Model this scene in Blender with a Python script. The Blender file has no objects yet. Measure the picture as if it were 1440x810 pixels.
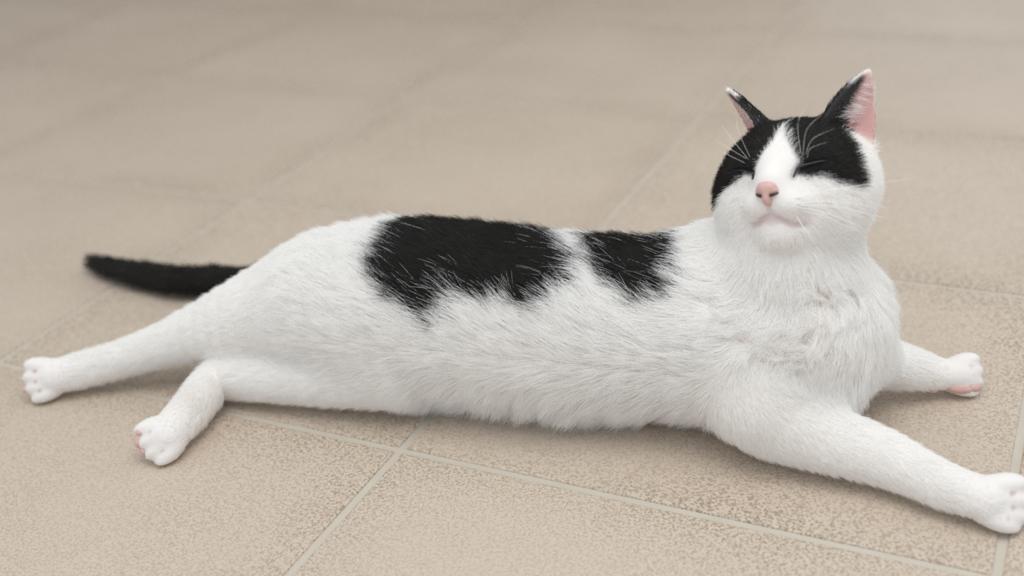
import bpy, math, random, time
import numpy as np
from mathutils import Matrix, Vector

T0 = time.time()
SC = bpy.context.scene
COL = SC.collection
RNG = np.random.default_rng(7)
FAST_FUR = 1.0            # share of the full strand count

# ------------------------------------------------------------------ camera
CAM_H = 0.45
PITCH, ROLL, F_PX = 0.477724, -0.0939334, 1684.594
FW = np.array([0.0, math.cos(PITCH), -math.sin(PITCH)])
_up0 = np.array([0.0, math.sin(PITCH), math.cos(PITCH)])
_r0 = np.array([1.0, 0.0, 0.0])
CR = math.cos(ROLL) * _r0 + math.sin(ROLL) * _up0
CU = -math.sin(ROLL) * _r0 + math.cos(ROLL) * _up0
CAM = np.array([0.0, 0.0, CAM_H])
cam_data = bpy.data.cameras.new('camera')
cam = bpy.data.objects.new('camera', cam_data)
COL.objects.link(cam)
cam_data.sensor_width = 36.0
cam_data.sensor_fit = 'HORIZONTAL'
cam_data.lens = F_PX / 1440 * 36.0
cam_data.clip_start = 0.02
m = Matrix.Identity(4)
for r in range(3):
    m[r][0], m[r][1], m[r][2], m[r][3] = CR[r], CU[r], -FW[r], CAM[r]
cam.matrix_world = m
cam_data.dof.use_dof = True
cam_data.dof.focus_distance = 0.74
cam_data.dof.aperture_fstop = 3.6
SC.camera = cam

# ------------------------------------------------------------------ light
world = bpy.data.worlds.new('overcast_sky')
SC.world = world
world.use_nodes = True
wn, wl = world.node_tree.nodes, world.node_tree.links
wn.clear()
w_out = wn.new('ShaderNodeOutputWorld')
w_bg = wn.new('ShaderNodeBackground')
w_bg.inputs['Color'].default_value = (0.88, 0.945, 1.0, 1)
w_bg.inputs['Strength'].default_value = 0.86
wl.new(w_bg.outputs[0], w_out.inputs[0])

# unseen lamp added above the cat so the floor darkens with distance
lamp_d = bpy.data.lights.new('added_overhead_lamp', 'AREA')
added_lamp = bpy.data.objects.new('added_overhead_lamp', lamp_d)
COL.objects.link(added_lamp)
lamp_d.shape = 'RECTANGLE'
lamp_d.size, lamp_d.size_y = 1.3, 1.0
lamp_d.energy = 13.0
lamp_d.color = (1.0, 0.955, 0.89)
added_lamp.location = (0.15, 0.30, 1.75)
added_lamp.rotation_euler = Vector((0.0, 0.12, -1.0)).to_track_quat('-Z', 'Y').to_euler()

vs = SC.view_settings
SC.display_settings.display_device = 'sRGB'
vs.view_transform = 'Standard'
vs.look = 'None'
vs.gamma = 1.0
vs.use_curve_mapping = False
vs.exposure = 0.20
cy = SC.cycles
cy.max_bounces = 16
cy.diffuse_bounces = 12
cy.glossy_bounces = 8
cy.transmission_bounces = 14
cy.caustics_reflective = True
cy.caustics_refractive = True
cy.use_denoising = True
cy.denoising_prefilter = 'NONE'
cy.use_adaptive_sampling = False
SC.cycles_curves.shape = 'RIBBONS'
SC.cycles_curves.subdivisions = 2


# ------------------------------------------------------------------ helpers
def nrm(v):
    v = np.asarray(v, float)
    return v / np.maximum(np.linalg.norm(v, axis=-1, keepdims=True), 1e-12)


def mesh_obj(name, verts, faces, mat=None, parent=None, smooth=True):
    me = bpy.data.meshes.new(name)
    me.from_pydata([tuple(map(float, v)) for v in verts], [], [tuple(map(int, f)) for f in faces])
    me.update()
    if smooth:
        me.polygons.foreach_set('use_smooth', [True] * len(me.polygons))
    o = bpy.data.objects.new(name, me)
    COL.objects.link(o)
    if mat:
        me.materials.append(mat)
    if parent:
        o.parent = parent
    return o


def new_mat(name):
    mt = bpy.data.materials.new(name)
    mt.use_nodes = True
    nt = mt.node_tree
    nt.nodes.clear()
    out = nt.nodes.new('ShaderNodeOutputMaterial')
    return mt, nt, out


def principled(name, color, rough=0.5, spec=0.5, **kw):
    mt, nt, out = new_mat(name)
    b = nt.nodes.new('ShaderNodeBsdfPrincipled')
    b.inputs['Base Color'].default_value = (*color, 1)
    b.inputs['Roughness'].default_value = rough
    b.inputs['Specular IOR Level'].default_value = spec
    for k, v in kw.items():
        b.inputs[k.replace('_', ' ')].default_value = v
    nt.links.new(b.outputs[0], out.inputs[0])
    return mt


def noise3(p, seed=0):
    """Smooth value noise in -1..1 at points p (n,3)."""
    p = np.asarray(p, np.float64)
    i = np.floor(p).astype(np.int64)
    f = p - i
    f = f * f * (3 - 2 * f)
    out = np.zeros(len(p))
    for dx in (0, 1):
        for dy in (0, 1):
            for dz in (0, 1):
                h = ((i[:, 0] + dx) * 374761393 + (i[:, 1] + dy) * 668265263 + (i[:, 2] + dz) * 2147483647 + seed * 1274126177) & 0xFFFFFFFF
                h = ((h ^ (h >> 13)) * 1274126177) & 0xFFFFFFFF
                h = (h ^ (h >> 16)) & 0xFFFF
                w = (f[:, 0] if dx else 1 - f[:, 0]) * (f[:, 1] if dy else 1 - f[:, 1]) * (f[:, 2] if dz else 1 - f[:, 2])
                out += w * (h / 32767.5 - 1)
    return out


# ------------------------------------------------------------------ floor
TILE_A, TILE_B = 0.367034, 0.326267


def tile_material():
    mt, nt, out = new_mat('beige_porcelain')
    N, L = nt.nodes, nt.links
    b = N.new('ShaderNodeBsdfPrincipled')
    tc = N.new('ShaderNodeTexCoord')
    oi = N.new('ShaderNodeObjectInfo')
    off = N.new('ShaderNodeVectorMath'); off.operation = 'SCALE'
    comb = N.new('ShaderNodeCombineXYZ')
    for k in range(3):
        L.new(oi.outputs['Random'], comb.inputs[k])
    L.new(comb.outputs[0], off.inputs[0]); off.inputs['Scale'].default_value = 37.0
    add = N.new('ShaderNodeVectorMath'); add.operation = 'ADD'
    L.new(tc.outputs['Object'], add.inputs[0]); L.new(off.outputs[0], add.inputs[1])
    # fine worm-like pits of the stone-look glaze
    n1 = N.new('ShaderNodeTexNoise'); n1.inputs['Scale'].default_value = 620; n1.inputs['Detail'].default_value = 1.5
    n1.inputs['Roughness'].default_value = 0.5; n1.inputs['Distortion'].default_value = 0.6
    L.new(add.outputs[0], n1.inputs['Vector'])
    r1 = N.new('ShaderNodeValToRGB')
    r1.color_ramp.elements[0].position = 0.36; r1.color_ramp.elements[0].color = (0, 0, 0, 1)
    r1.color_ramp.elements[1].position = 0.56; r1.color_ramp.elements[1].color = (1, 1, 1, 1)
    L.new(n1.outputs['Fac'], r1.inputs[0])
    # broad blotches that make the pits stronger or weaker
    n2 = N.new('ShaderNodeTexNoise'); n2.inputs['Scale'].default_value = 7; n2.inputs['Detail'].default_value = 3
    L.new(add.outputs[0], n2.inputs['Vector'])
    r2 = N.new('ShaderNodeMapRange'); r2.inputs[1].default_value = 0.3; r2.inputs[2].default_value = 0.7
    r2.inputs[3].default_value = 0.40; r2.inputs[4].default_value = 0.80
    L.new(n2.outputs['Fac'], r2.inputs[0])
    inv = N.new('ShaderNodeMath'); inv.operation = 'SUBTRACT'; inv.inputs[0].default_value = 1
    L.new(r1.outputs[0], inv.inputs[1])
    amt = N.new('ShaderNodeMath'); amt.operation = 'MULTIPLY'
    L.new(inv.outputs[0], amt.inputs[0]); L.new(r2.outputs[0], amt.inputs[1])
    sep = N.new('ShaderNodeSeparateXYZ'); L.new(tc.outputs['Object'], sep.inputs[0])
    edges = []
    for k, half in ((0, TILE_A / 2), (1, TILE_B / 2)):
        ab = N.new('ShaderNodeMath'); ab.operation = 'ABSOLUTE'; L.new(sep.outputs[k], ab.inputs[0])
        mr = N.new('ShaderNodeMapRange'); mr.inputs[1].default_value = half - .045; mr.inputs[2].default_value = half
        mr.inputs[3].default_value = 0.8; mr.inputs[4].default_value = 1.35
        L.new(ab.outputs[0], mr.inputs[0]); edges.append(mr)
    emax = N.new('ShaderNodeMath'); emax.operation = 'MAXIMUM'
    L.new(edges[0].outputs[0], emax.inputs[0]); L.new(edges[1].outputs[0], emax.inputs[1])
    amt2 = N.new('ShaderNodeMath'); amt2.operation = 'MULTIPLY'; amt2.use_clamp = True
    L.new(amt.outputs[0], amt2.inputs[0]); L.new(emax.outputs[0], amt2.inputs[1])
    amt = amt2
    n3 = N.new('ShaderNodeTexNoise'); n3.inputs['Scale'].default_value = 4.5; n3.inputs['Detail'].default_value = 4
    L.new(add.outputs[0], n3.inputs['Vector'])
    mixb = N.new('ShaderNodeMixRGB')
    mixb.inputs[1].default_value = (0.520, 0.434, 0.352, 1)
    mixb.inputs[2].default_value = (0.585, 0.493, 0.405, 1)
    L.new(n3.outputs['Fac'], mixb.inputs[0])
    mix = N.new('ShaderNodeMixRGB')
    mix.inputs[2].default_value = (0.270, 0.206, 0.150, 1)
    L.new(amt.outputs[0], mix.inputs[0]); L.new(mixb.outputs[0], mix.inputs[1])
    L.new(mix.outputs[0], b.inputs['Base Color'])
    b.inputs['Roughness'].default_value = 0.55
    b.inputs['Specular IOR Level'].default_value = 0.25
    bp = N.new('ShaderNodeBump'); bp.inputs['Strength'].default_value = 0.25; bp.inputs['Distance'].default_value = 0.0006
    L.new(r1.outputs[0], bp.inputs['Height']); L.new(bp.outputs[0], b.inputs['Normal'])
    L.new(b.outputs[0], out.inputs[0])
    return mt


def grout_material():
    mt, nt, out = new_mat('grey_grout')
    N, L = nt.nodes, nt.links
    b = N.new('ShaderNodeBsdfPrincipled')
    tc = N.new('ShaderNodeTexCoord')
    n = N.new('ShaderNodeTexNoise'); n.inputs['Scale'].default_value = 40; n.inputs['Detail'].default_value = 4
    L.new(tc.outputs['Object'], n.inputs['Vector'])
    mix = N.new('ShaderNodeMixRGB')
    mix.inputs[1].default_value = (0.47, 0.425, 0.36, 1); mix.inputs[2].default_value = (0.55, 0.50, 0.43, 1)
    L.new(n.outputs['Fac'], mix.inputs[0]); L.new(mix.outputs[0], b.inputs['Base Color'])
    b.inputs['Roughness'].default_value = 0.85
    b.inputs['Specular IOR Level'].default_value = 0.15
    L.new(b.outputs[0], out.inputs[0])
    return mt


TILE_YAW = -0.485505
TILE_O = np.array([-0.407691, 0.825526])
GROUT = 0.0055


def build_floor():
    gm, tm = grout_material(), tile_material()
    c, s = math.cos(TILE_YAW), math.sin(TILE_YAW)
    i0, i1, j0, j1 = -8, 9, -4, 11
    # grout bed: a slab whose top lies 1.3 mm under the tile faces
    fl_v, fl_f = [], []
    for z in (-0.03, -0.0013):
        for (i, j) in ((i0, j0), (i1, j0), (i1, j1), (i0, j1)):
            fl_v.append((i * TILE_A, j * TILE_B, z))
    fl_f = [(3, 2, 1, 0), (4, 5, 6, 7), (0, 1, 5, 4), (1, 2, 6, 5), (2, 3, 7, 6), (3, 0, 4, 7)]
    fl = mesh_obj('floor', fl_v, fl_f, gm, smooth=False)
    fl.location = (TILE_O[0], TILE_O[1], 0)
    fl.rotation_euler = (0, 0, TILE_YAW)
    fl['kind'] = 'structure'
    fl['label'] = 'beige matt floor tiles with pale grey grout lines'
    # one tile: chamfered block
    hx, hy, e = (TILE_A - GROUT) / 2, (TILE_B - GROUT) / 2, 0.0009
    v = []
    for (dx, dy, z) in ((0, 0, -0.006), (0, 0, -0.0010), (e * .45, e * .45, -0.0003), (e * 1.6, e * 1.6, 0.0)):
        for sx, sy in ((-1, -1), (1, -1), (1, 1), (-1, 1)):
            v.append((sx * (hx - dx), sy * (hy - dy), z))
    f = [(12, 13, 14, 15)]
    for k in range(3):
        for q in range(4):
            f.append((4 * k + q, 4 * k + (q + 1) % 4, 4 * k + 4 + (q + 1) % 4, 4 * k + 4 + q))
    proto = mesh_obj('floor_tile', v, f, tm, fl, smooth=False)
    first = True
    for i in range(i0, i1):
        for j in range(j0, j1):
            o = proto if first else proto.copy()
            if not first:
                COL.objects.link(o)
                o.parent = fl
            first = False
            o.location = ((i + .5) * TILE_A, (j + .5) * TILE_B, 0)
    return fl


def build_shade_wall():
    """Unseen wall added beyond the view to shade the far tiles."""
    c, s = math.cos(TILE_YAW), math.sin(TILE_YAW)
    v = [(x * TILE_A, 3.85 * TILE_B + y, z) for z in (0, 2.4) for x, y in ((-8, 0), (.9, 0), (.9, .2), (-8, .2))]
    f = [(3, 2, 1, 0), (4, 5, 6, 7), (0, 1, 5, 4), (1, 2, 6, 5), (2, 3, 7, 6), (3, 0, 4, 7)]
    w = mesh_obj('shade_wall', v, f, principled('grey_render', (.42, .38, .33), .8, .2), smooth=False)  # added out of view to block sky light from the far floor
    w.location = (TILE_O[0], TILE_O[1], 0)
    w.rotation_euler = (0, 0, TILE_YAW)
    w['kind'] = 'structure'
    w['label'] = 'plain taupe wall out of view, added to shade the far tiles'


build_floor()
build_shade_wall()


# ------------------------------------------------------------------ the cat: distance field of the body
# every primitive: kind, geometry, blend radius k, region, fur flow, fur length
TORSO, HEAD, EAR_A, EAR_B, LEG_FA, LEG_FB, LEG_HA, LEG_HB, TAIL = range(9)
PRIMS = []


def cone(a, b, ra, rb, k, region, flow=None, length=0.012):
    a, b = np.asarray(a, float), np.asarray(b, float)
    if flow is None:
        flow = b - a
    PRIMS.append(dict(t='cone', a=a, b=b, ra=ra, rb=rb, k=k, region=region, flow=nrm(np.asarray(flow, float)), length=length,
                      lo=np.minimum(a - ra, b - rb), hi=np.maximum(a + ra, b + rb)))


def ell(c, axes, radii, k, region, flow=(0, 0, -1), length=0.012, sub=False):
    c = np.asarray(c, float)
    axes = np.asarray(axes, float)
    radii = np.asarray(radii, float)
    h = np.sqrt(((axes * radii[:, None]) ** 2).sum(0))
    PRIMS.append(dict(t='ell', c=c, ax=axes, r=radii, k=k, region=region, flow=nrm(np.asarray(flow, float)), length=length, sub=sub,
                      lo=c - h, hi=c + h))


def chain(nodes, k, region, length=0.012, flow=None, sub=5):
    """A limb: round cones along a smooth line through the nodes, joined without bulges."""
    P = np.array([n[0] for n in nodes])
    R = np.array([n[1] for n in nodes])
    E = np.vstack([2 * P[0] - P[1], P, 2 * P[-1] - P[-2]])
    Q = np.concatenate([[2 * R[0] - R[1]], R, [2 * R[-1] - R[-2]]])
    pts, rad = [], []
    for q in range(len(P) - 1):
        for t in np.linspace(0, 1, sub, endpoint=False):
            w = .5 * np.array([-t + 2 * t * t - t ** 3, 2 - 5 * t * t + 3 * t ** 3, t + 4 * t * t - 3 * t ** 3, -t * t + t ** 3])
            pts.append(w @ E[q:q + 4])
            rad.append(float(w @ Q[q:q + 4]))
    pts = np.array(pts + [P[-1]])
    rad = np.array(rad + [R[-1]])
    fl = np.gradient(pts, axis=0) if flow is None else np.tile(flow, (len(pts), 1))
    PRIMS.append(dict(t='chain', pts=pts, rad=rad, k=k, region=region, flow=nrm(fl), length=length,
                      lo=(pts - rad[:, None]).min(0), hi=(pts + rad[:, None]).max(0)))


def N(x, y, z, r):
    return (np.array([x, y, z]), r)


# torso: hips to chest to neck
SPINE = [N(-0.1259, 0.7474, 0.0600, .043), N(-0.0873, 0.7363, 0.0630, .056), N(-0.0354, 0.7206, 0.0620, .058), N(0.0261, 0.6964, 0.0610, .056),
         N(0.0833, 0.6805, 0.0610, .055), N(0.1290, 0.6636, 0.0660, .054), N(0.1729, 0.6418, 0.0780, .0450)]
AXIS = nrm(SPINE[5][0] - SPINE[0][0])
chain(SPINE, .02, TORSO, .017, flow=-AXIS)
NECK = np.array((0.1705, 0.6486, 0.1220))
cone(SPINE[6][0], NECK, .044, .035, .018, TORSO, flow=(0, -.25, -1), length=.011)
cone(np.array((0.1408, 0.6762, 0.0850)), NECK, .041, .033, .02, TORSO, flow=-AXIS * .6 + np.array([0, 0, -.6]), length=.015)
ell(np.array((0.1448, 0.6415, 0.0520)), np.eye(3), (.040, .040, .044), .025, TORSO, flow=(0, -.2, -1), length=.013)      # near shoulder
ell(np.array((0.1730, 0.6357, 0.0340)), np.eye(3), (.036, .036, .032), .025, TORSO, flow=(.2, -.3, -1), length=.014)     # brisket
ell(np.array((0.2052, 0.6579, 0.0620)), np.eye(3), (.026, .034, .042), .025, TORSO, flow=(.1, 0, -1), length=.014)       # far shoulder
ell(np.array((-0.1282, 0.7586, 0.0680)), np.eye(3), (.040, .040, .031), .03, TORSO, flow=-AXIS, length=.013)               # rump

# legs
FA = [N(0.1476, 0.6143, 0.0420, .032), N(0.1570, 0.6106, 0.0340, .031), N(0.1788, 0.5902, 0.0250, .0205), N(0.2090, 0.5697, 0.0195, .0155),
      N(0.2355, 0.5439, 0.0160, .0122), N(0.2522, 0.5295, 0.0155, .0128)]
chain(FA, .012, LEG_FA, .008)
FB = [N(0.2139, 0.6539, 0.0450, .026), N(0.2331, 0.6613, 0.0300, .0175), N(0.2522, 0.6612, 0.0220, .0138), N(0.2734, 0.6599, 0.0155, .0105), N(0.2875, 0.6598, 0.0135, .0108)]
chain(FB, .010, LEG_FB, .007)
HA = [N(-0.1352, 0.7530, 0.0620, .041), N(-0.1707, 0.7573, 0.0560, .034), N(-0.2317, 0.7662, 0.0400, .0185), N(-0.2799, 0.7703, 0.0260, .0125),
      N(-0.3183, 0.7693, 0.0180, .0120), N(-0.3400, 0.7664, 0.0160, .0130)]
chain(HA, .014, LEG_HA, .009)
HB = [N(-0.0822, 0.7049, 0.0340, .029), N(-0.1384, 0.7166, 0.0250, .0195), N(-0.1915, 0.7333, 0.0200, .0160), N(-0.2150, 0.7350, 0.0180, .0135), N(-0.2276, 0.7015, 0.0160, .0125), N(-0.2377, 0.6745, 0.0150, .0130)]
chain(HB, .012, LEG_HB, .009)
# tail
TL = [N(-0.1621, 0.8214, 0.0450, .022), N(-0.2146, 0.8847, 0.0200, .0098), N(-0.2487, 0.9052, 0.0145, .0094), N(-0.2805, 0.9141, 0.0140, .0092), N(-0.3195, 0.9373, 0.0125, .0078), N(-0.3502, 0.9593, 0.0110, .0056), N(-0.3678, 0.9751, 0.0100, .0040)]
chain(TL, .008, TAIL, .013)


def paw(c, a, s, region, w=.0062, n=4, reach=.010, size=1.0):
    """Four toes fanned across the end of a leg. c: centre, a: pointing direction, s: direction across the toes."""
    c, a, s = np.array(c), np.array(a), np.array(s)
    a = nrm(a - np.array([0, 0, a[2] * .6]))
    s = nrm(s - a * (s @ a))
    up = np.cross(s, a)
    toes = []
    for q in range(n):
        o = q - (n - 1) / 2
        fwd = reach * (1.0 - .16 * o * o)
        ax = nrm(a + s * o * .16)
        ss = nrm(s - ax * (s @ ax))
        uu = np.cross(ss, ax)
        cc = c + a * fwd + s * o * w * 1.27
        cc[2] = max(cc[2], .0062 * size)
        ell(cc, np.array([ax, ss, uu]), np.array([.0118, .0061, .0077]) * size, .0033, region, flow=ax, length=.0027)
        toes.append((cc, ax, ss, uu))
    return c, a, s, up, toes


PAWS = {
    'front_near': paw((0.2542, 0.5273, 0.0150), (0.8904, -0.2093, -0.4042), (-0.3325, -0.4336, -0.8375), LEG_FA, w=.0060, reach=.010, size=1.04),
    'front_far': paw((0.2850, 0.6593, 0.0135), (0.9773, -0.0974, -0.1880), (-0.1924, -0.4512, -0.8715), LEG_FB, w=.0050, reach=.007, size=.88),
    'hind_far': paw((-0.3430, 0.7640, 0.0160), (-0.9685, -0.1145, -0.2211), (-0.1962, 0.4508, 0.8708), LEG_HA, w=.0058, reach=.008),
    'hind_near': paw((-0.2387, 0.6721, 0.0150), (-0.7085, -0.3244, -0.6267), (-0.7057, 0.3257, 0.6292), LEG_HB, w=.0058, reach=.006),
}

# head: X image right, Y forward (out of the face), Z up
H0 = np.array((0.1782, 0.6582, 0.1680))
HX = nrm((0.82041, -0.53321, 0.20644))
HY = nrm((-0.56991, -0.73338, 0.37061))
HZ = nrm((0.04621, 0.42170, 0.90556))
HM = np.array([HX, HY, HZ])               # rows: local axes in the world


def hp(x, y, z):
    return H0 + HX * x + HY * y + HZ * z


def hloc(p):
    return (p - H0) @ HM.T


def hell(x, y, z, rx, ry, rz, k, length=.008, tilt=None):
    ell(hp(x, y, z), HM if tilt is None else tilt @ HM, (rx, ry, rz), k, HEAD, length=length)


def hcone(a, b, ra, rb, k, length=.006):
    cone(hp(*a), hp(*b), ra, rb, k, HEAD, length=length)


cone(NECK, hp(-.004, -.012, -.010), .036, .034, .012, HEAD, flow=(0, -.2, -1), length=.013)
hell(-.0025, -.004, -.002, .0440, .042, .0325, .012, .008)                # skull
hell(0, .012, .006, .032, .027, .0205, .012, .006)                    # forehead
for sx in (-1, 1):
    hell(sx * .0262 - .0022, .008, -.014, .0192, .026, .0215, .014, .009)     # cheek
    hell(sx * .0185, .026, .004, .0130, .0105, .0090, .008, .005)     # closed eye bulge
    hell(sx * .0085, .0402, -.0185, .0115, .0125, .0095, .008, .0045)  # whisker pad
hcone((0, .024, .008), (0, .0465, -.0055), .0135, .0085, .012, .0035)  # bridge of the nose
hell(0, .036, -.0345, .0115, .0105, .0080, .008, .005)                # chin
hell(0, .010, -.027, .030, .028, .018, .014, .010)                    # jaw


# ears: cupped triangular shells in their own frames
def ear_frame(side):
    base = np.array([side * .0265, -.004, .0200])
    tip = np.array([.0450, -.0035, .0560]) if side > 0 else np.array([-.0535, -.0035, .0530])
    up = nrm(tip - base)
    turn = math.radians(52 if side > 0 else 66)
    face = np.array([math.sin(turn) * side, math.cos(turn), 0])
    face = nrm(face - up * (face @ up))
    wid = np.cross(face, up) * side          # + towards the outer rim
    M = np.array([wid, face, up]) @ HM
    return hp(*base), M, np.linalg.norm(tip - base)


EARS = {-1: ear_frame(-1), 1: ear_frame(1)}
EAR_W = .0203


def ear_local(p, side):
    o, M, h = EARS[side]
    return (p - o) @ M.T, h


def ear_halfwidth(t):
    t = np.clip(t, 0, 1)
    return EAR_W * (1 - t ** 1.35) ** .85 * (1.0 - .10 * (1 - t))


def ear_shell(q):
    """Depth coordinate of the cupped sheet."""
    t = q[..., 2]
    c = 26.0 - 14.0 * np.clip(t / .04, -0.3, 1)
    return c * q[..., 0] ** 2 - .010 + .10 * np.clip(t, -.01, .05)


def ear_sdf(p, side):
    q, h = ear_local(p, side)
    t = np.clip(q[..., 2] / h, -.4, 1)
    c = 26.0 - 14.0 * np.clip(q[..., 2] / .04, -0.3, 1)
    th = .0017 + .0012 * (1 - np.clip(t, 0, 1))
    d1 = np.abs(q[..., 1] - ear_shell(q)) / np.sqrt(1 + (2 * c * q[..., 0]) ** 2) - th
    d2 = (np.abs(q[..., 0]) - np.where(t > 0, ear_halfwidth(t), EAR_W * .9 + t * .01)) * .75
    d3 = q[..., 2] - h
    d4 = -.012 - q[..., 2]
    k = .0016
    d = d1
    for e in (d2, d3, d4):
        hh = np.maximum(k - np.abs(d - e), 0) / k
        d = np.maximum(d, e) + hh * hh * k / 4
    return d


for side, reg in ((-1, EAR_A), (1, EAR_B)):
    o, M, h = EARS[side]
    PRIMS.append(dict(t='ear', side=side, k=.006, region=reg, flow=M[2], length=.004, lo=o - .06, hi=o + .06))

# grooves: closed eyes, mouth, philtrum (capsules taken away from the head)
EYES = {-1: [(-.0125, -.0038), (-.0123, -.0002), (-.0160, .0008), (-.0205, .0022), (-.0275, .0024)],
        1: [(.0120, -.0040), (.0145, .0014), (.0200, .0030), (.0258, .0040), (.0290, .0042)]}
MOUTH = {-1: [(0, -.0245), (-.0045, -.0262), (-.0100, -.0292), (-.0150, -.0296)],
         1: [(0, -.0245), (.0045, -.0268), (.0100, -.0306), (.0160, -.0310)]}
PHILTRUM = [(0, -.0165), (0, -.0245)]


def d_cone(p, a, b, ra, rb):
    ba = b - a
    t = np.clip(((p - a) @ ba) / max(ba @ ba, 1e-12), 0, 1)
    return np.linalg.norm(p - (a + t[..., None] * ba), axis=-1) - (ra + (rb - ra) * t)


def d_ell(p, c, ax, r):
    q = (p - c) @ ax.T
    k0 = np.linalg.norm(q / r, axis=-1)
    k1 = np.linalg.norm(q / (r * r), axis=-1)
    return k0 * (k0 - 1) / np.maximum(k1, 1e-9)


def d_chain(pr, p):
    """Distance to a chain and the index of the nearest piece."""
    best, who = None, None
    P, R = pr['pts'], pr['rad']
    for q in range(len(P) - 1):
        d = d_cone(p, P[q], P[q + 1], R[q], R[q + 1])
        if best is None:
            best, who = d, np.zeros(d.shape, int)
        else:
            m = d < best
            best = np.where(m, d, best)
            who[m] = q
    return best, who


def prim_d(pr, p):
    if pr['t'] == 'cone':
        return d_cone(p, pr['a'], pr['b'], pr['ra'], pr['rb'])
    if pr['t'] == 'chain':
        return d_chain(pr, p)[0]
    if pr['t'] == 'ell':
        return d_ell(p, pr['c'], pr['ax'], pr['r'])
    return ear_sdf(p, pr['side'])


def smin(a, b, k):
    h = np.maximum(k - np.abs(a - b), 0) / k
    return np.minimum(a, b) - h * h * k / 4


def polyline_d(p, pts):
    d = None
    for a, b in zip(pts[:-1], pts[1:]):
        e = d_cone(p, hp(*a), hp(*b), 0, 0)
        d = e if d is None else np.minimum(d, e)
    return d


GROOVES = []


def on_face(pts):
    """Lay (x, z) points of the face on the skin: march inwards along the head's Y axis."""
    out = []
    ys = np.linspace(.065, .0, 260)
    for x, z in pts:
        q = H0 + HX * x + HY * ys[:, None] + HZ * z
        d = field(q)
        out.append((x, float(ys[np.argmax(d < 0)]), z))
    return out


def field(p):
    d = np.full(p.shape[:-1], 1.0)
    for pr in PRIMS:
        m = pr['k'] + .03
        q = ((p > pr['lo'] - m) & (p < pr['hi'] + m)).all(-1)
        if q.any():
            d[q] = smin(d[q], prim_d(pr, p[q]), pr['k'])
    near = np.linalg.norm(p - H0, axis=-1) < .09
    if near.any():
        pn = p[near]
        dn = d[near]
        for pts, r, k in GROOVES:
            g = -(polyline_d(pn, pts) - r)
            hh = np.maximum(k - np.abs(dn - g), 0) / k
            dn = np.maximum(dn, g) + hh * hh * k / 4
        d[near] = dn
    e = .0012 - p[..., 2]
    k = .004
    hh = np.maximum(k - np.abs(d - e), 0) / k
    return np.maximum(d, e) + hh * hh * k / 4


EYES = {k: on_face(v) for k, v in EYES.items()}
MOUTH = {k: on_face(v) for k, v in MOUTH.items()}
PHILTRUM = on_face(PHILTRUM)
GROOVES = [(EYES[-1], .0014, .0030), (EYES[1], .0014, .0030), (MOUTH[-1], .0011, .0025), (MOUTH[1], .0011, .0025), (PHILTRUM, .0006, .0020)]


def field_grid(lo, hi, h):
    n = np.ceil((hi - lo) / h).astype(int) + 1
    ax = [lo[q] + h * np.arange(n[q]) for q in range(3)]
    D = np.full(tuple(n), .05, np.float32)
    for pr in PRIMS:
        m = pr['k'] + .006
        s = [slice(max(0, int((pr['lo'][q] - m - lo[q]) / h)), max(0, min(n[q], int((pr['hi'][q] + m - lo[q]) / h) + 2))) for q in range(3)]
        if any(x.stop <= x.start for x in s):
            continue
        g = np.stack(np.meshgrid(*[ax[q][s[q]] for q in range(3)], indexing='ij'), -1)
        D[tuple(s)] = smin(D[tuple(s)], prim_d(pr, g), pr['k'])
    m = .09
    s = [slice(max(0, int((H0[q] - m - lo[q]) / h)), min(n[q], int((H0[q] + m - lo[q]) / h) + 2)) for q in range(3)]
    g = np.stack(np.meshgrid(*[ax[q][s[q]] for q in range(3)], indexing='ij'), -1)
    Dn = D[tuple(s)]
    for pts, r, k in GROOVES:
        gg = -(polyline_d(g, pts) - r)
        hh = np.maximum(k - np.abs(Dn - gg), 0) / k
        Dn = np.maximum(Dn, gg) + hh * hh * k / 4
    D[tuple(s)] = Dn
    e = (.0012 - ax[2])[None, None, :]
    k = .004
    hh = np.maximum(k - np.abs(D - e), 0) / k
    return np.maximum(D, e) + hh * hh * k / 4


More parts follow.
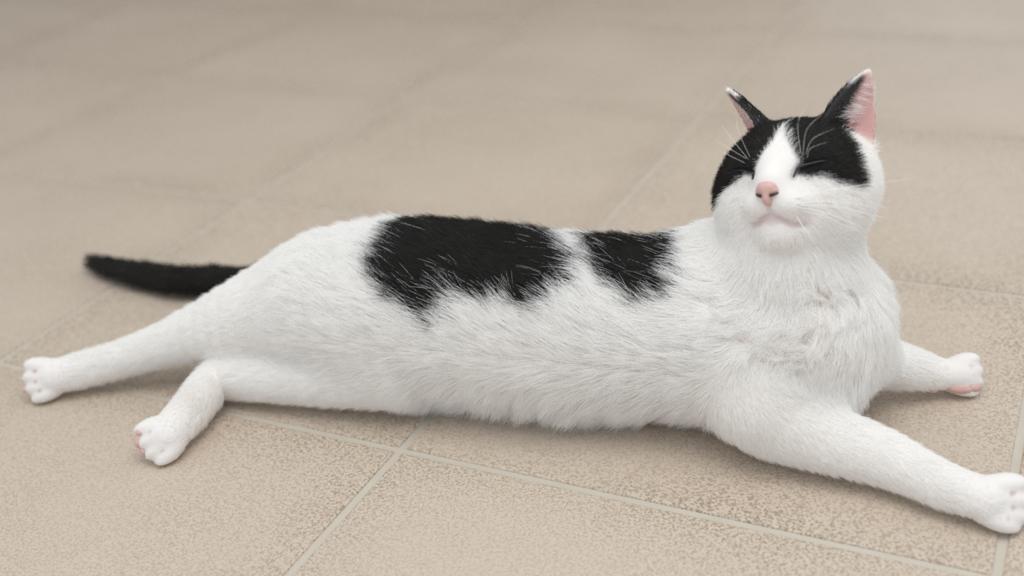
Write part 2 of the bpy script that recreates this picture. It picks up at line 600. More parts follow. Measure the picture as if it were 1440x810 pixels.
def surface_nets(D, lo, h):
    """One vertex per cell that the surface crosses, one quad per crossed grid edge."""
    S = D < 0
    n = D.shape
    c = [S[i:n[0] - 1 + i, j:n[1] - 1 + j, k:n[2] - 1 + k] for i in (0, 1) for j in (0, 1) for k in (0, 1)]
    cnt = sum(x.astype(np.int8) for x in c)
    cells = np.argwhere((cnt > 0) & (cnt < 8))
    idx = np.full((n[0] - 1, n[1] - 1, n[2] - 1), -1, np.int32)
    idx[cells[:, 0], cells[:, 1], cells[:, 2]] = np.arange(len(cells))
    acc = np.zeros((len(cells), 3))
    num = np.zeros(len(cells))
    corners = [(i, j, k) for i in (0, 1) for j in (0, 1) for k in (0, 1)]
    val = {q: D[cells[:, 0] + q[0], cells[:, 1] + q[1], cells[:, 2] + q[2]] for q in corners}
    for a in corners:
        for ax in range(3):
            if a[ax] == 0:
                b = list(a); b[ax] = 1; b = tuple(b)
                va, vb = val[a], val[b]
                x = (va < 0) != (vb < 0)
                t = np.where(x, va / np.where(x, va - vb, 1), 0)
                pos = np.zeros((len(cells), 3)) + np.array(a)
                pos[:, ax] = t
                acc[x] += pos[x]
                num[x] += 1
    verts = lo + h * (cells + acc / num[:, None])
    quads = []
    for ax in range(3):
        o1, o2 = [q for q in range(3) if q != ax]
        sl0 = [slice(None)] * 3; sl1 = [slice(None)] * 3
        sl0[ax] = slice(0, n[ax] - 1); sl1[ax] = slice(1, n[ax])
        x = S[tuple(sl0)] != S[tuple(sl1)]
        e = np.argwhere(x)
        e = e[(e[:, o1] > 0) & (e[:, o2] > 0) & (e[:, o1] < n[o1] - 1) & (e[:, o2] < n[o2] - 1)]
        inside0 = S[tuple(e.T)]
        q = []
        for d1, d2 in ((0, 0), (1, 0), (1, 1), (0, 1)):
            cc = e.copy(); cc[:, o1] -= 1 - d1; cc[:, o2] -= 1 - d2
            q.append(idx[tuple(cc.T)])
        q = np.stack(q, 1)
        flip = inside0 if ax != 1 else ~inside0
        q[~flip] = q[~flip][:, ::-1]
        quads.append(q)
    return verts, np.concatenate(quads)


def gradient(f, p, e=.0004):
    g = np.zeros_like(p)
    for q in range(3):
        d = np.zeros(3); d[q] = e
        g[:, q] = f(p + d) - f(p - d)
    return g / (2 * e)


def project(f, p, steps=3):
    for _ in range(steps):
        g = gradient(f, p)
        p = p - g * (f(p) / np.maximum((g * g).sum(1), .15))[:, None]
    return p


def numpy_mesh(name, verts, quads, mat=None, parent=None):
    me = bpy.data.meshes.new(name)
    me.vertices.add(len(verts))
    me.vertices.foreach_set('co', np.asarray(verts, np.float32).ravel())
    me.loops.add(quads.size)
    me.loops.foreach_set('vertex_index', quads.astype(np.int32).ravel())
    me.polygons.add(len(quads))
    me.polygons.foreach_set('loop_start', np.arange(0, quads.size, quads.shape[1], dtype=np.int32))
    me.polygons.foreach_set('use_smooth', np.ones(len(quads), bool))
    me.update(calc_edges=True)
    me.validate()
    o = bpy.data.objects.new(name, me)
    COL.objects.link(o)
    if mat:
        me.materials.append(mat)
    if parent:
        o.parent = parent
    return o


CAT_AT = np.array([SPINE[3][0][0], SPINE[3][0][1], 0.0])
cat = bpy.data.objects.new('cat', None)
COL.objects.link(cat)
cat.empty_display_size = .1
cat['label'] = 'white cat with black patches and black tail lying stretched on beige tiles, eyes closed'
cat['category'] = 'cat'

GRID = .0018
lo = np.min([p['lo'] for p in PRIMS], 0) - .012
hi = np.max([p['hi'] for p in PRIMS], 0) + .012
lo[2] = -.006
BV, BQ = surface_nets(field_grid(lo, hi, GRID), lo, GRID)
BV = project(field, BV, 2)
BN = nrm(gradient(field, BV))
print('body', len(BV), 'verts', round(time.time() - T0, 1), 's')


# ------------------------------------------------------------------ coat: regions, flow, length and colour over the skin
def sstep(a, b, x):
    t = np.clip((x - a) / (b - a), 0, 1)
    return t * t * (3 - 2 * t)


NREG = 9
regw = np.zeros((len(BV), NREG))
flow = np.zeros((len(BV), 3))
length = np.zeros(len(BV))
wsum = np.zeros(len(BV))
for pr in PRIMS:
    if pr['t'] == 'chain':
        d, who = d_chain(pr, BV)
        fl = pr['flow'][who]
    else:
        d, fl = prim_d(pr, BV), pr['flow']
    w = np.exp(-np.maximum(d, 0) / .0045) + 1e-12
    regw[:, pr['region']] += w
    flow += w[:, None] * fl
    length += w * pr['length']
    wsum += w
flow /= wsum[:, None]
length /= wsum
region = regw.argmax(1)
region_share = regw / regw.sum(1, keepdims=True)
side = np.array([-0.31918148, -0.94769361, 0.0])          # towards the belly's side
ZUP = np.array([0, 0, 1.0])
S_OF = lambda p: (p - SPINE[0][0]) @ AXIS
h = BV[:, 2] / .12
s_ax = S_OF(BV)
trunk = region_share[:, TORSO] * sstep(.31, .21, s_ax) * sstep(-.06, .02, s_ax)
ft = -AXIS * .8 + ZUP * (-1.1 + 1.75 * sstep(.18, .62, h))[:, None]
flow = flow * (1 - trunk)[:, None] + nrm(ft) * trunk[:, None]
length = length * (1 + .55 * trunk * sstep(.50, .12, h) * sstep(.0, .07, s_ax))
ql = hloc(BV)
fh = nrm(ql - np.array([0, .056, -.006])) + np.array([0, 0, -.15])
hw = region_share[:, HEAD] * sstep(.085, .06, np.linalg.norm(ql, axis=1))
flow = flow * (1 - hw)[:, None] + (nrm(fh) @ HM) * hw[:, None]
muzzle = hw * sstep(.034, .014, np.linalg.norm(ql - np.array([0, .046, -.012]), axis=1))
length = length * (1 - .55 * muzzle)
for c_, a_, s_, u_, toes_ in PAWS.values():
    length = length * (1 - .55 * sstep(.042, .014, np.linalg.norm(BV - c_ - a_ * .006, axis=1)))
flow = flow - BN * (flow * BN).sum(1)[:, None]
flow = nrm(flow + 1e-6)


def poly_sd(p, poly):
    """Signed distance to a polygon, positive inside."""
    poly = np.asarray(poly, float)
    d = np.full(len(p), 1e9)
    inside = np.zeros(len(p), bool)
    for a, b in zip(poly, np.roll(poly, -1, 0)):
        e = b - a
        t = np.clip(((p - a) @ e) / (e @ e), 0, 1)
        d = np.minimum(d, np.linalg.norm(p - a - t[:, None] * e, axis=1))
        c = (a[1] > p[:, 1]) != (b[1] > p[:, 1])
        with np.errstate(divide='ignore', invalid='ignore'):
            x = a[0] + (p[:, 1] - a[1]) / (b[1] - a[1]) * e[0]
        inside ^= c & (p[:, 0] < x)
    return np.where(inside, d, -d)


# outlines on the unrolled trunk: (distance along the back, angle from the spine)
PATCH_A = [(0.07, -0.98), (0.0625, -0.41), (0.0569, -0.132), (0.0562, 0.275), (0.0545, 0.522), (0.0612, 0.827), (0.0767, 1.016), (0.0923, 1.112), (0.0976, 1.187), (0.1062, 1.097), (0.1092, 0.859), (0.1244, 0.83), (0.1349, 0.972), (0.1442, 0.927), (0.1466, 0.843), (0.1552, 0.887), (0.1647, 0.975), (0.1698, 0.891), (0.178, 0.743), (0.1876, 0.677), (0.1891, 0.338), (0.1741, -0.011), (0.1784, -0.133), (0.167, -0.411), (0.1616, -0.98)]
PATCH_B = [(0.1945, -0.87), (0.1931, -0.422), (0.1875, -0.377), (0.1969, 0.163), (0.2047, 0.465), (0.2147, 0.616), (0.2265, 0.79), (0.2368, 0.813), (0.2495, 0.73), (0.2462, 0.497), (0.2526, 0.425), (0.2507, 0.206), (0.2507, -0.071), (0.2425, -0.415), (0.2395, -0.87)]
BLAZE_L = np.array([(-.0119, .0), (-.0099, .003), (-.0062, .011), (-.0019, .0168), (-.0004, .0241), (-.0008, .030)])
BLAZE_R = np.array([(.0128, .0), (.0141, .0055), (.0095, .0138), (.0020, .0241), (-.0008, .030)])
UNDER = np.array([(-1.30, -.018), (-.88, -.0126), (-.743, -.0063), (-.60, -.0038), (-.47, -.0008), (-.26, -.0008), (.28, -.0026), (.434, -.0036),
                  (.565, -.0035), (.688, -.0054), (.81, -.0073), (.954, -.0096), (1.11, -.0094), (1.16, -.006), (1.20, .010), (1.30, .024)])


def coat_sd(p):
    """How far inside the black of the coat a skin point lies (metres, negative in the white)."""
    s = S_OF(p)
    c = SPINE[0][0] + AXIS * s[:, None]
    th = np.arctan2((p - c) @ side, p[:, 2] - .062)
    st = np.stack([s, th * .058], 1)
    sc = np.array([1, .058])
    sd = np.maximum(poly_sd(st, np.array(PATCH_A) * sc), poly_sd(st, np.array(PATCH_B) * sc))
    q = hloc(p)
    x, y, z = q.T
    near = np.linalg.norm(q, axis=1) < .082
    phi = np.arctan2(x, y)
    under = np.interp(phi, UNDER[:, 0], UNDER[:, 1])
    low = z - under
    bl = np.interp(z, BLAZE_L[:, 1], BLAZE_L[:, 0])
    br = np.interp(z, BLAZE_R[:, 1], BLAZE_R[:, 0])
    out = np.where(x < (bl + br) / 2, bl - x, x - br)
    out = np.where((z > .030) | (y < -.005), .02, out)
    front = np.minimum(low, out)
    back = np.minimum(z - .022, .02)
    hd = np.where(np.abs(phi) > 1.30, back, front)
    sd = np.where(near, hd, sd)
    return sd


def ear_zone(p, reg):
    """For ear points: inner face?, position across (-1 inner rim .. 1 outer rim), position along."""
    sidev = -1 if reg == EAR_A else 1
    q, hh = ear_local(p, sidev)
    t = np.clip(q[:, 2] / hh, 0, 1)
    w = np.maximum(ear_halfwidth(t), .002)
    inner = q[:, 1] > ear_shell(q)
    return inner, np.clip(q[:, 0] / w, -1.3, 1.3), t


tail_t = region_share[:, TAIL]
_tp = TL[1][0]
_td = nrm(TL[3][0] - TL[1][0])
sdv = coat_sd(BV)
black = sstep(-.0015, .0015, sdv) * (1 - (region >= LEG_FA) * 1.0)
black = np.where((region == TAIL) & ((BV - _tp) @ _td > -.030), 1.0, black)
WHITE, BLACK, PINK = np.array([.76, .725, .70]), np.array([.010, .0095, .0095]), np.array([.60, .35, .335])
PALEPINK = np.array([.80, .62, .58])
vcol = WHITE * (1 - black)[:, None] + BLACK * black[:, None]
for reg in (EAR_A, EAR_B):
    m = (region == reg)
    inner, ax_, t_ = ear_zone(BV[m], reg)
    k = sstep(-.40, .20, ax_ + .25 * (t_ - .4))[:, None]
    incol = (BLACK * 3 * (1 - k) + PINK * k)
    tipw = sstep(.80, .97, t_)[:, None]
    incol = incol * (1 - tipw) + PALEPINK * tipw
    rim = sstep(.80, 1.0, np.abs(ax_))[:, None] * np.where(ax_ > 0, sstep(.35, .6, t_), sstep(.60, .80, t_))[:, None]
    rimo = np.maximum(rim, sstep(.86, 1.0, t_)[:, None])
    outcol = BLACK * (1 - rimo) + WHITE * rimo
    base = np.where(inner[:, None], incol * (1 - rim * .7) + WHITE * rim * .7, outcol)
    fade = sstep(-.05, .12, t_)[:, None]
    vcol[m] = base * fade + vcol[m] * (1 - fade)
# bare pink skin round the mouth and at the inner corners of the eyes
mouth_d = np.minimum(polyline_d(BV, MOUTH[-1]), polyline_d(BV, MOUTH[1]))
phil_d = polyline_d(BV, PHILTRUM)
lip = .8 * sstep(.0026, .0010, np.minimum(mouth_d, phil_d + .0010)) * hw
lip = np.maximum(lip, .62 * hw * sstep(.0065, .002, np.linalg.norm((ql - np.array([0, .047, -.0275])) * np.array([.8, .4, 1.6]), axis=1)))
LIP = np.array([.60, .44, .43])
vcol = vcol * (1 - lip)[:, None] + LIP * lip[:, None]



# partings of the coat on the chest
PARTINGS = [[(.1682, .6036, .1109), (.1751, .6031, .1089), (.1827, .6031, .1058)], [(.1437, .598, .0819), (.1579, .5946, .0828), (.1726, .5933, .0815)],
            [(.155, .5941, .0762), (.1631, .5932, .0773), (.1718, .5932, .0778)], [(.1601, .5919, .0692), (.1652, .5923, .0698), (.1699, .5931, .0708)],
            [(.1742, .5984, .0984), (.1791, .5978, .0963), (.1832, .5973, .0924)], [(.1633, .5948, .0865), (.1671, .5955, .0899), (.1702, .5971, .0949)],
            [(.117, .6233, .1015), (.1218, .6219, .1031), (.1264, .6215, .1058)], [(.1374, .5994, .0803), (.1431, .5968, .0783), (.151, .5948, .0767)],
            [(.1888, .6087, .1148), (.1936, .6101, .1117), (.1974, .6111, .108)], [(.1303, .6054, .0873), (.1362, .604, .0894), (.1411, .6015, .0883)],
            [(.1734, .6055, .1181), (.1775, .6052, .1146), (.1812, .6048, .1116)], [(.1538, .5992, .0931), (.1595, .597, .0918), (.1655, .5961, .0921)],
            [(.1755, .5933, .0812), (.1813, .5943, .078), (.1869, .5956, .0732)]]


def parting_push(p):
    """Direction away from the nearest parting line and the distance to it."""
    best = np.full(len(p), 1.0)
    away = np.zeros_like(p)
    for line in PARTINGS:
        for a, b in zip(line[:-1], line[1:]):
            a, b = np.array(a), np.array(b)
            t = np.clip(((p - a) @ (b - a)) / ((b - a) @ (b - a)), 0, 1)
            v = p - a - t[:, None] * (b - a)
            d = np.linalg.norm(v, axis=1)
            m = d < best
            best[m] = d[m]
            away[m] = v[m] / np.maximum(d[m], 1e-6)[:, None]
    return best, away


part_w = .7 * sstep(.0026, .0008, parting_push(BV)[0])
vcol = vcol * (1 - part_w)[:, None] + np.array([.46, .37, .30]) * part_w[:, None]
# bare skin between the toes and on the pads
GAPS = []
for c_, a_, s_, u_, toes_ in PAWS.values():
    for t0_, t1_ in zip(toes_[:-1], toes_[1:]):
        mid_ = (t0_[0] + t1_[0]) / 2
        GAPS.append((mid_ + a_ * .0080 + u_ * .0005, mid_ + a_ * .0005 + u_ * .0062))
gap_d = np.min([d_cone(BV, a, b, 0, 0) for a, b in GAPS], 0)
gapw = sstep(.0026, .0010, gap_d)
vcol = vcol * (1 - gapw * .8)[:, None] + np.array([.40, .27, .22]) * (gapw * .8)[:, None]
# position, outward normal, half length, half width
PADS = [((-.2549, .6695, .0225), (-.80, -.5, .1), .0030, .0024), ((-.2566, .6682, .0150), (-.946, -.118, .301), .0036, .0030),
        ((-.2538, .6658, .0098), (-.70, -.66, -.2), .0036, .0028), ((.2838, .6491, .0090), (-.197, -.98, .027), .0080, .0036),
        ((.2952, .6500, .0085), (.40, -.90, .10), .0046, .0034), ((.2679, .6545, .0068), (-.149, -.80, -.40), .0044, .0022),
        ((-.3615, .7586, .0115), (-.892, -.246, .20), .0030, .0026)]
pad_d = lambda p: np.min([np.linalg.norm(p - np.array(q[0]), axis=1) - q[2] * .85 for q in PADS], 0)
eye_d = np.minimum(polyline_d(BV, EYES[-1]), polyline_d(BV, EYES[1]))


def coat_attr(me, col):
    a = me.attributes.new('coat', 'FLOAT_COLOR', 'POINT')
    a.data.foreach_set('color', np.concatenate([col, np.ones((len(col), 1))], 1).astype(np.float32).ravel())


def skin_material():
    mt, nt, out = new_mat('cat_skin')
    b = nt.nodes.new('ShaderNodeBsdfPrincipled')
    at = nt.nodes.new('ShaderNodeAttribute'); at.attribute_name = 'coat'
    nt.links.new(at.outputs['Color'], b.inputs['Base Color'])
    b.inputs['Roughness'].default_value = .7
    b.inputs['Specular IOR Level'].default_value = .2
    nt.links.new(b.outputs[0], out.inputs[0])
    return mt


def fur_material():
    mt, nt, out = new_mat('cat_fur')
    N, L = nt.nodes, nt.links
    at = N.new('ShaderNodeAttribute'); at.attribute_name = 'coat'
    d = N.new('ShaderNodeBsdfDiffuse')
    t = N.new('ShaderNodeBsdfTranslucent')
    g = N.new('ShaderNodeBsdfHair'); g.component = 'Reflection'
    g.inputs['RoughnessU'].default_value = .35; g.inputs['RoughnessV'].default_value = .6
    g.inputs['Color'].default_value = (1.0, .95, .90, 1)
    for k in (d, t):
        L.new(at.outputs['Color'], k.inputs['Color'])
    m1 = N.new('ShaderNodeMixShader'); m1.inputs[0].default_value = .50
    L.new(d.outputs[0], m1.inputs[1]); L.new(t.outputs[0], m1.inputs[2])
    m2 = N.new('ShaderNodeMixShader'); m2.inputs[0].default_value = .028
    L.new(m1.outputs[0], m2.inputs[1]); L.new(g.outputs[0], m2.inputs[2])
    L.new(m2.outputs[0], out.inputs[0])
    return mt


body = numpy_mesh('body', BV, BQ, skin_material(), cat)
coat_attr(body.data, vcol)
FUR = fur_material()

# ------------------------------------------------------------------ fur strands
TRI = np.concatenate([BQ[:, [0, 1, 2]], BQ[:, [0, 2, 3]]])
_e1, _e2 = BV[TRI[:, 1]] - BV[TRI[:, 0]], BV[TRI[:, 2]] - BV[TRI[:, 0]]
TAREA = .5 * np.linalg.norm(np.cross(_e1, _e2), axis=1)
tri_region = region[TRI[:, 0]]
tri_c = BV[TRI].mean(1)
tri_n = BN[TRI].mean(1)


def grow(name, regions, per_cm2, radius, lift=34, npts=5, label=None, clump=(.007, .016), clump_w=(.35, .30), mask=None, grav=.25):
    m = np.isin(tri_region, regions)
    dens = TAREA * m * per_cm2 * 1e4
    under = (tri_n[:, 2] < -.75) & (tri_c[:, 2] < .012)
    dens = dens * np.where(under, .12, 1) * np.where(tri_c[:, 2] < .003, 0, 1)
    bare = np.maximum(lip[TRI[:, 0]] * .85, sstep(.0022, .0012, eye_d[TRI[:, 0]]))
    nose_d = np.linalg.norm((hloc(tri_c) - np.array([0, .054, -.0115])) * np.array([1.0, .8, 1.0]), axis=1)
    dens = dens * (1 - bare) * (nose_d > .0068) * (1 - .85 * gapw[TRI[:, 0]]) * (pad_d(tri_c) > 0)
    if mask is not None:
        dens = dens * mask(tri_c)
    total = int(dens.sum() * FAST_FUR)
    if total < 10:
        return None
    cum = np.cumsum(dens) / dens.sum()
    ti = np.minimum(np.searchsorted(cum, RNG.random(total)), len(TRI) - 1)
    r1, r2 = np.sqrt(RNG.random(total)), RNG.random(total)
    bw = np.stack([1 - r1, r1 * (1 - r2), r1 * r2], 1)
    T = TRI[ti]
    lerp = lambda A: (A[T] * bw.reshape(bw.shape + (1,) * (A.ndim - 1))).sum(1)
    root, n, f, L = lerp(BV), nrm(lerp(BN)), lerp(flow), lerp(length)
    hd = region_share[:, HEAD]
    L = L * (.70 + .5 * RNG.random(total))
    # colour
    sd = coat_sd(root)
    legish = np.isin(region[T[:, 0]], (LEG_FA, LEG_FB, LEG_HA, LEG_HB))
    hq = np.linalg.norm(hloc(root), axis=1) < .082
    edge = np.where(hq, .0013, .0036)
    jit = edge * (noise3(root / .0045, 3) * 1.1 + RNG.normal(0, .75, total))
    isb = (sd + jit) > 0
    guard = (~hq) & (RNG.random(total) < .050 * sstep(.030, .0, sd)) & (noise3(root / .012, 77) > -.15)
    isb = isb & ~guard & ~legish
    L = L * np.where(guard & (sd > 0), 1.2, 1)
    if TAIL in regions:
        isb = isb | ((root - _tp) @ _td > -.032 + RNG.normal(0, .003, total))
    var = RNG.random(total)
    cw = np.array([.985, .978, .968]) * (.95 + .05 * var)[:, None]
    cb = np.array([.0085, .0075, .0072]) * (.6 + .9 * var)[:, None]
    grey = RNG.random(total) < (.10 if HEAD in regions or TAIL in regions else .03)
    cb = np.where(grey[:, None], np.array([.060, .056, .053]), cb)
    col = np.where(isb[:, None], cb, cw)
    kind_inner = np.zeros(total, bool)
    for reg in (EAR_A, EAR_B):
        me_ = region[T[:, 0]] == reg
        if not me_.any():
            continue
        inner, a_, t_ = ear_zone(root[me_], reg)
        u = RNG.random(me_.sum())
        rim = (a_ > .84) & (t_ > .3) | (a_ < -.84) & (t_ > .66) | (t_ > .84)
        c_ = np.where(((rim & (u < .94)) | (u < .03))[:, None], cw[me_], cb[me_])
        c_ = np.where((t_ < .06)[:, None], col[me_], c_)
        inb = (a_ + RNG.normal(0, .14, len(a_))) < -.34
        ci = np.where((inb & (u > .25))[:, None], cb[me_], cw[me_])
        c_ = np.where((inner & (t_ > .02))[:, None], ci, c_)
        col[me_] = c_
        # sparse long wisps inside, short dense fur outside
        keep = ~inner | (inb) | (np.abs(a_) > .85) | (u < np.where(a_ < .15, .55, .05))
        Lm = L[me_]
        Lm = np.where(inner & (t_ > .02), np.where((np.abs(a_) > .80) | (t_ > .8), .0018, np.where(inb, .0035, np.where(a_ < .1, .0115, .004))) * (.6 + .6 * u), Lm)
        Lm = Lm * (1 - .45 * sstep(.6, .95, t_))
        L[me_] = np.where(keep, Lm, 0)
        M = EARS[-1 if reg == EAR_A else 1][1]
        ff = f[me_]
        ff = np.where((inner & (a_ < .4) & (a_ > -.85))[:, None], M[0] * 1.0 + M[2] * .25, ff)
        f[me_] = nrm(ff - n[me_] * (ff * n[me_]).sum(1)[:, None])
        kind_inner[me_] = inner
    if TORSO in regions:
        L = np.where(parting_push(root)[0] < .0007, 0, L)
    ok = L > .0005
    root, n, f, L, col, isb, sd = (a[ok] for a in (root, n, f, L, col, isb, sd))
    total = len(root)
    # direction: lay the hair over, ruffle it with noise
    if TORSO in regions:
        pd, pa = parting_push(root)
        f = f + pa * (1.5 * sstep(.0075, .0008, pd))[:, None]
        f = nrm(f - n * (f * n).sum(1)[:, None])
    b = np.cross(n, f)
    sw = noise3(root / .011, 11) * .42 + noise3(root / .030, 12) * .30 + RNG.normal(0, .16, total)
    f = nrm(f + b * sw[:, None])
    lf = np.radians(lift) * (1 + .30 * noise3(root / .014, 21) + RNG.normal(0, .18, total))
    lf = np.clip(lf, .12, 1.2)
    d0 = f * np.cos(lf)[:, None] + n * np.sin(lf)[:, None]
    # clumps: hairs of one tuft lean to its middle
    tip_pull = np.zeros((total, 3))
    tuft = sstep(.045, .018, root[:, 2]) * (1.0 if TORSO in regions else .3)
    for cs, cwgt in zip(clump, clump_w):
        wp = root + .35 * cs * np.stack([noise3(root / cs * .9, q) for q in (31, 32, 33)], 1)
        key = np.floor(wp / cs).astype(np.int64)
        _, inv = np.unique(key[:, 0] * 73856093 ^ key[:, 1] * 19349663 ^ key[:, 2] * 83492791, return_inverse=True)
        cnt = np.bincount(inv)
        cen = np.stack([np.bincount(inv, root[:, q]) / cnt for q in range(3)], 1)[inv]
        pull = (cen - root)
        pull = pull - n * (pull * n).sum(1)[:, None]
        tip_pull += pull * (cwgt * (1 + .9 * tuft))[:, None]
    ks = np.linspace(0, 1, npts)
    pts = np.zeros((total, npts, 3), np.float32)
    p = root - n * .0006
    pts[:, 0] = p
    for q in range(1, npts):
        tmid = (ks[q] + ks[q - 1]) / 2
        d = d0 + f * .55 * tmid
        d[:, 2] -= grav * tmid
        d = nrm(d)
        p = p + d * (L / (npts - 1))[:, None]
        pts[:, q] = p + tip_pull * (ks[q] ** 1.6)
    pts[:, :, 2] = np.maximum(pts[:, :, 2], .0006)
    cd = bpy.data.hair_curves.new(name)
    cd.add_curves([npts] * total)
    cd.attributes['position'].data.foreach_set('vector', pts.ravel())
    ra = cd.attributes.get('radius') or cd.attributes.new('radius', 'FLOAT', 'POINT')
    prof = radius * np.clip(1.15 - ks ** 1.4, .15, 1)
    ra.data.foreach_set('value', np.tile(prof, total).astype(np.float32))
    ca = cd.attributes.new('coat', 'FLOAT_COLOR', 'POINT')
    cc = np.repeat(np.concatenate([col, np.ones((total, 1))], 1)[:, None, :], npts, 1)
    ca.data.foreach_set('color', cc.astype(np.float32).ravel())
    cd.materials.append(FUR)
    o = bpy.data.objects.new(name, cd)
    COL.objects.link(o)
    o.parent = cat
    o['kind'] = 'stuff'
    if label:
        o['label'] = label
    print(name, total, round(time.time() - T0, 1), 's')
    return o


grow('coat_fur', (TORSO,), 155, .00013, lift=29, label='white fur with two black patches on the flank and back')
grow('head_fur', (HEAD,), 240, .00010, lift=25, npts=4, clump=(.003, .007), clump_w=(.25, .2), grav=.1, label='white face fur with black around eyes')
for reg in (EAR_A, EAR_B):
    grow('ear_fur', (reg,), 260, .00007, lift=20, npts=4, clump=(.003, .006), clump_w=(.3, .2), grav=.05, label='black ear fur with white rim and wisps')
for reg in (LEG_FA, LEG_FB, LEG_HA, LEG_HB):
    grow('leg_fur', (reg,), 210, .00010, lift=25, npts=4, clump=(.004, .009), clump_w=(.3, .2), grav=.15)
grow('tail_fur', (TAIL,), 130, .00014, lift=30, clump=(.006, .013), clump_w=(.35, .35), grav=.15, label='black tail fur')


# ------------------------------------------------------------------ nose, eyelids, whiskers, pads
def small_field(parts, cuts=()):
    def f(p):
        d = None
        for c, r, k in parts:
            e = d_ell(p, hp(*c), HM, np.array(r))
            d = e if d is None else smin(d, e, k)
        for a, b_, r in cuts:
            g = -d_cone(p, hp(*a), hp(*b_), r[0], r[1])
            k = .0008
            hh = np.maximum(k - np.abs(d - g), 0) / k
            d = np.maximum(d, g) + hh * hh * k / 4
        return d
    return f


nose_f = small_field([((0, .0525, -.0090), (.0062, .0050, .0040), .002), ((0, .0520, -.0140), (.0036, .0048, .0058), .003),
                      ((-.0046, .0512, -.0118), (.0030, .0040, .0026), .002), ((.0046, .0512, -.0118), (.0030, .0040, .0026), .002)],
                     [((-.0026, .0580, -.0138), (-.0075, .0535, -.0122), (.0014, .0007)), ((.0026, .0580, -.0138), (.0075, .0535, -.0122), (.0014, .0007)),
                      ((0, .0578, -.0155), (0, .0570, -.0200), (.0004, .0005))])
glo, gh = hp(0, .052, -.012) - .014, .0004
gn = int(.028 / gh)
gg = np.stack(np.meshgrid(*[glo[q] + gh * np.arange(gn) for q in range(3)], indexing='ij'), -1)
nv, nq = surface_nets(nose_f(gg), glo, gh)


def nose_material():
    mt, nt, out = new_mat('pink_nose')
    b = nt.nodes.new('ShaderNodeBsdfPrincipled')
    tc = nt.nodes.new('ShaderNodeTexCoord')
    n = nt.nodes.new('ShaderNodeTexNoise'); n.inputs['Scale'].default_value = 900
    nt.links.new(tc.outputs['Object'], n.inputs['Vector'])
    mx = nt.nodes.new('ShaderNodeMixRGB')
    mx.inputs[1].default_value = (.56, .335, .31, 1); mx.inputs[2].default_value = (.67, .44, .41, 1)
    nt.links.new(n.outputs['Fac'], mx.inputs[0]); nt.links.new(mx.outputs[0], b.inputs['Base Color'])
    bp = nt.nodes.new('ShaderNodeBump'); bp.inputs['Strength'].default_value = .3; bp.inputs['Distance'].default_value = .0003
    nt.links.new(n.outputs['Fac'], bp.inputs['Height']); nt.links.new(bp.outputs[0], b.inputs['Normal'])
    b.inputs['Roughness'].default_value = .5
    b.inputs['Subsurface Weight'].default_value = .15
    b.inputs['Subsurface Radius'].default_value = (.003, .001, .0006)
    b.inputs['Subsurface Scale'].default_value = .5
    nt.links.new(b.outputs[0], out.inputs[0])
    return mt


PINKM = nose_material()
nose = numpy_mesh('nose', nv, nq, PINKM, cat)
nose['label'] = 'small pink nose'


def tube(name, pts, radii, mat, sides=6, sub=6):
    """A tapered tube along a smooth line through the points."""
    P = np.asarray(pts, float)
    R = np.asarray(radii, float)
    if len(P) > 2:
        ext = np.vstack([2 * P[0] - P[1], P, 2 * P[-1] - P[-2]])
        out, rr = [], []
        for q in range(len(P) - 1):
            a, b_, c, d = ext[q:q + 4]
            for t in np.linspace(0, 1, sub, endpoint=False):
                out.append(.5 * (2 * b_ + (c - a) * t + (2 * a - 5 * b_ + 4 * c - d) * t * t + (3 * b_ - a - 3 * c + d) * t ** 3))
                rr.append(R[q] + (R[q + 1] - R[q]) * t)
        P = np.vstack([out, P[-1]])
        R = np.append(rr, R[-1])
    tg = nrm(np.gradient(P, axis=0))
    ref = np.array([0.3, 0.2, 0.93])
    u = nrm(np.cross(tg, ref))
    w = np.cross(tg, u)
    v, f = [], []
    for q in range(len(P)):
        for k in range(sides):
            a = 2 * math.pi * k / sides
            v.append(P[q] + (u[q] * math.cos(a) + w[q] * math.sin(a)) * R[q])
    for q in range(len(P) - 1):
        for k in range(sides):
            f.append((q * sides + k, q * sides + (k + 1) % sides, (q + 1) * sides + (k + 1) % sides, (q + 1) * sides + k))
    f.append(tuple(range(sides))[::-1])
    f.append(tuple(range((len(P) - 1) * sides, len(P) * sides)))
    return mesh_obj(name, v, f, mat, cat)


NOSTRIL = principled('dark_nostril', (.05, .022, .018), .7, .2)


LID = principled('dark_eyelid', (.012, .010, .010), .35, .5)
for sx in (-1, 1):
    pts = [hp(x, y + .0004, z) for x, y, z in EYES[sx]]
    o = tube('eyelid', pts, [.0006, .0009, .0007, .0005, .0002], LID)
    o['label'] = 'dark rim of the closed eye'

for sx in (-1, 1):
    o = tube('nostril', [hp(sx * .0026, .0563, -.0138), hp(sx * .0045, .0556, -.0134), hp(sx * .0068, .0533, -.0125)], [.0011, .0008, .0003], NOSTRIL)
    o.parent = nose
    o['label'] = 'dark nostril'

WHISK = principled('white_whisker', (.86, .85, .83), .35, .5)
wr = random.Random(5)


def whisker(a, mid, b, r=.00023):
    tube('whisker', [hp(*a), hp(*mid), hp(*b)], [r, r * .75, r * .2], WHISK, sides=5, sub=7)


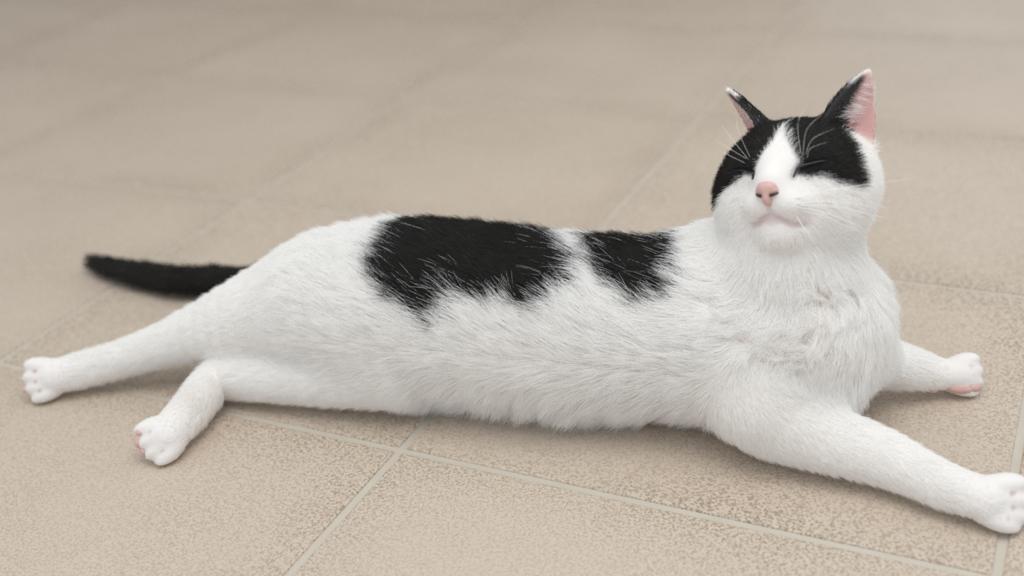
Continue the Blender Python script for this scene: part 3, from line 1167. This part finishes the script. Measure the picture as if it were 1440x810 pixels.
# root (x, z) on the whisker pad, middle and tip in the head's frame
for (x0, z0), mid, tip in (
        ((.0140, -.0190), (.0330, .0440, -.0190), (.0600, .0220, -.0240)), ((.0150, -.0210), (.0300, .0400, -.0255), (.0480, .0220, -.0370)),
        ((.0155, -.0225), (.0290, .0390, -.0275), (.0450, .0240, -.0390)), ((.0135, -.0255), (.0190, .0450, -.0350), (.0250, .0400, -.0470)),
        ((.0130, -.0165), (.0350, .0400, -.0120), (.0680, .0050, -.0080)), ((.0165, -.0200), (.0340, .0380, -.0220), (.0560, .0150, -.0300)),
        ((-.0140, -.0200), (-.0290, .0440, -.0240), (-.0430, .0250, -.0330)), ((-.0150, -.0220), (-.0270, .0420, -.0290), (-.0370, .0280, -.0420)),
        ((-.0120, -.0240), (-.0210, .0450, -.0330), (-.0280, .0360, -.0480)), ((-.0150, -.0180), (-.0300, .0420, -.0190), (-.0430, .0240, -.0240))):
    y0 = on_face([(x0, z0)])[0][1] - .0005
    whisker((x0, y0, z0), mid, tip, r=.00030 if x0 > 0 else .00020)
for sx in (-1, 1):
    for q, (x0, z0, dx, dz) in enumerate(((.0150, .0085, .006, .027), (.0160, .0075, .015, .023), (.0172, .0082, .019, .013), (.0182, .0060, .013, .008))):
        y0 = on_face([(sx * x0, z0)])[0][1] - .0005
        whisker((sx * x0, y0, z0), (sx * (x0 + dx * .45), y0 + .010, z0 + dz * .6), (sx * (x0 + dx), y0 + .004, z0 + dz), r=.00010)

# paw pads
for q, (pos, n_, ra_, rb_) in enumerate(PADS):
    n_ = nrm(np.array(n_))
    u_ = nrm(np.cross(n_, np.cross((1.0, 0, -.08), n_)))
    w_ = np.cross(n_, u_)
    v, f = [], []
    NS, NR = 12, 6
    for r in range(NR + 1):
        th = math.pi * r / NR
        for k in range(NS):
            ph = 2 * math.pi * k / NS
            v.append(np.array(pos) - n_ * .0009 + u_ * (math.sin(th) * math.cos(ph) * ra_ * (1 + .10 * math.cos(2 * ph))) + w_ * (math.sin(th) * math.sin(ph) * rb_) + n_ * (math.cos(th) * .0026))
    for r in range(NR):
        for k in range(NS):
            f.append((r * NS + k, r * NS + (k + 1) % NS, (r + 1) * NS + (k + 1) % NS, (r + 1) * NS + k))
    o = mesh_obj('paw_pad', v, f, PINKM, cat)
    o['label'] = 'pink paw pad'
for o in list(COL.objects):
    if o.parent is None and o.name.split('.')[0] in ('whisker', 'eyelid'):
        o.parent = cat

# the empty stands on the floor under the cat
cat.location = CAT_AT
for o in COL.objects:
    if o.parent is cat:
        o.matrix_parent_inverse = Matrix.Translation(Vector(-CAT_AT))
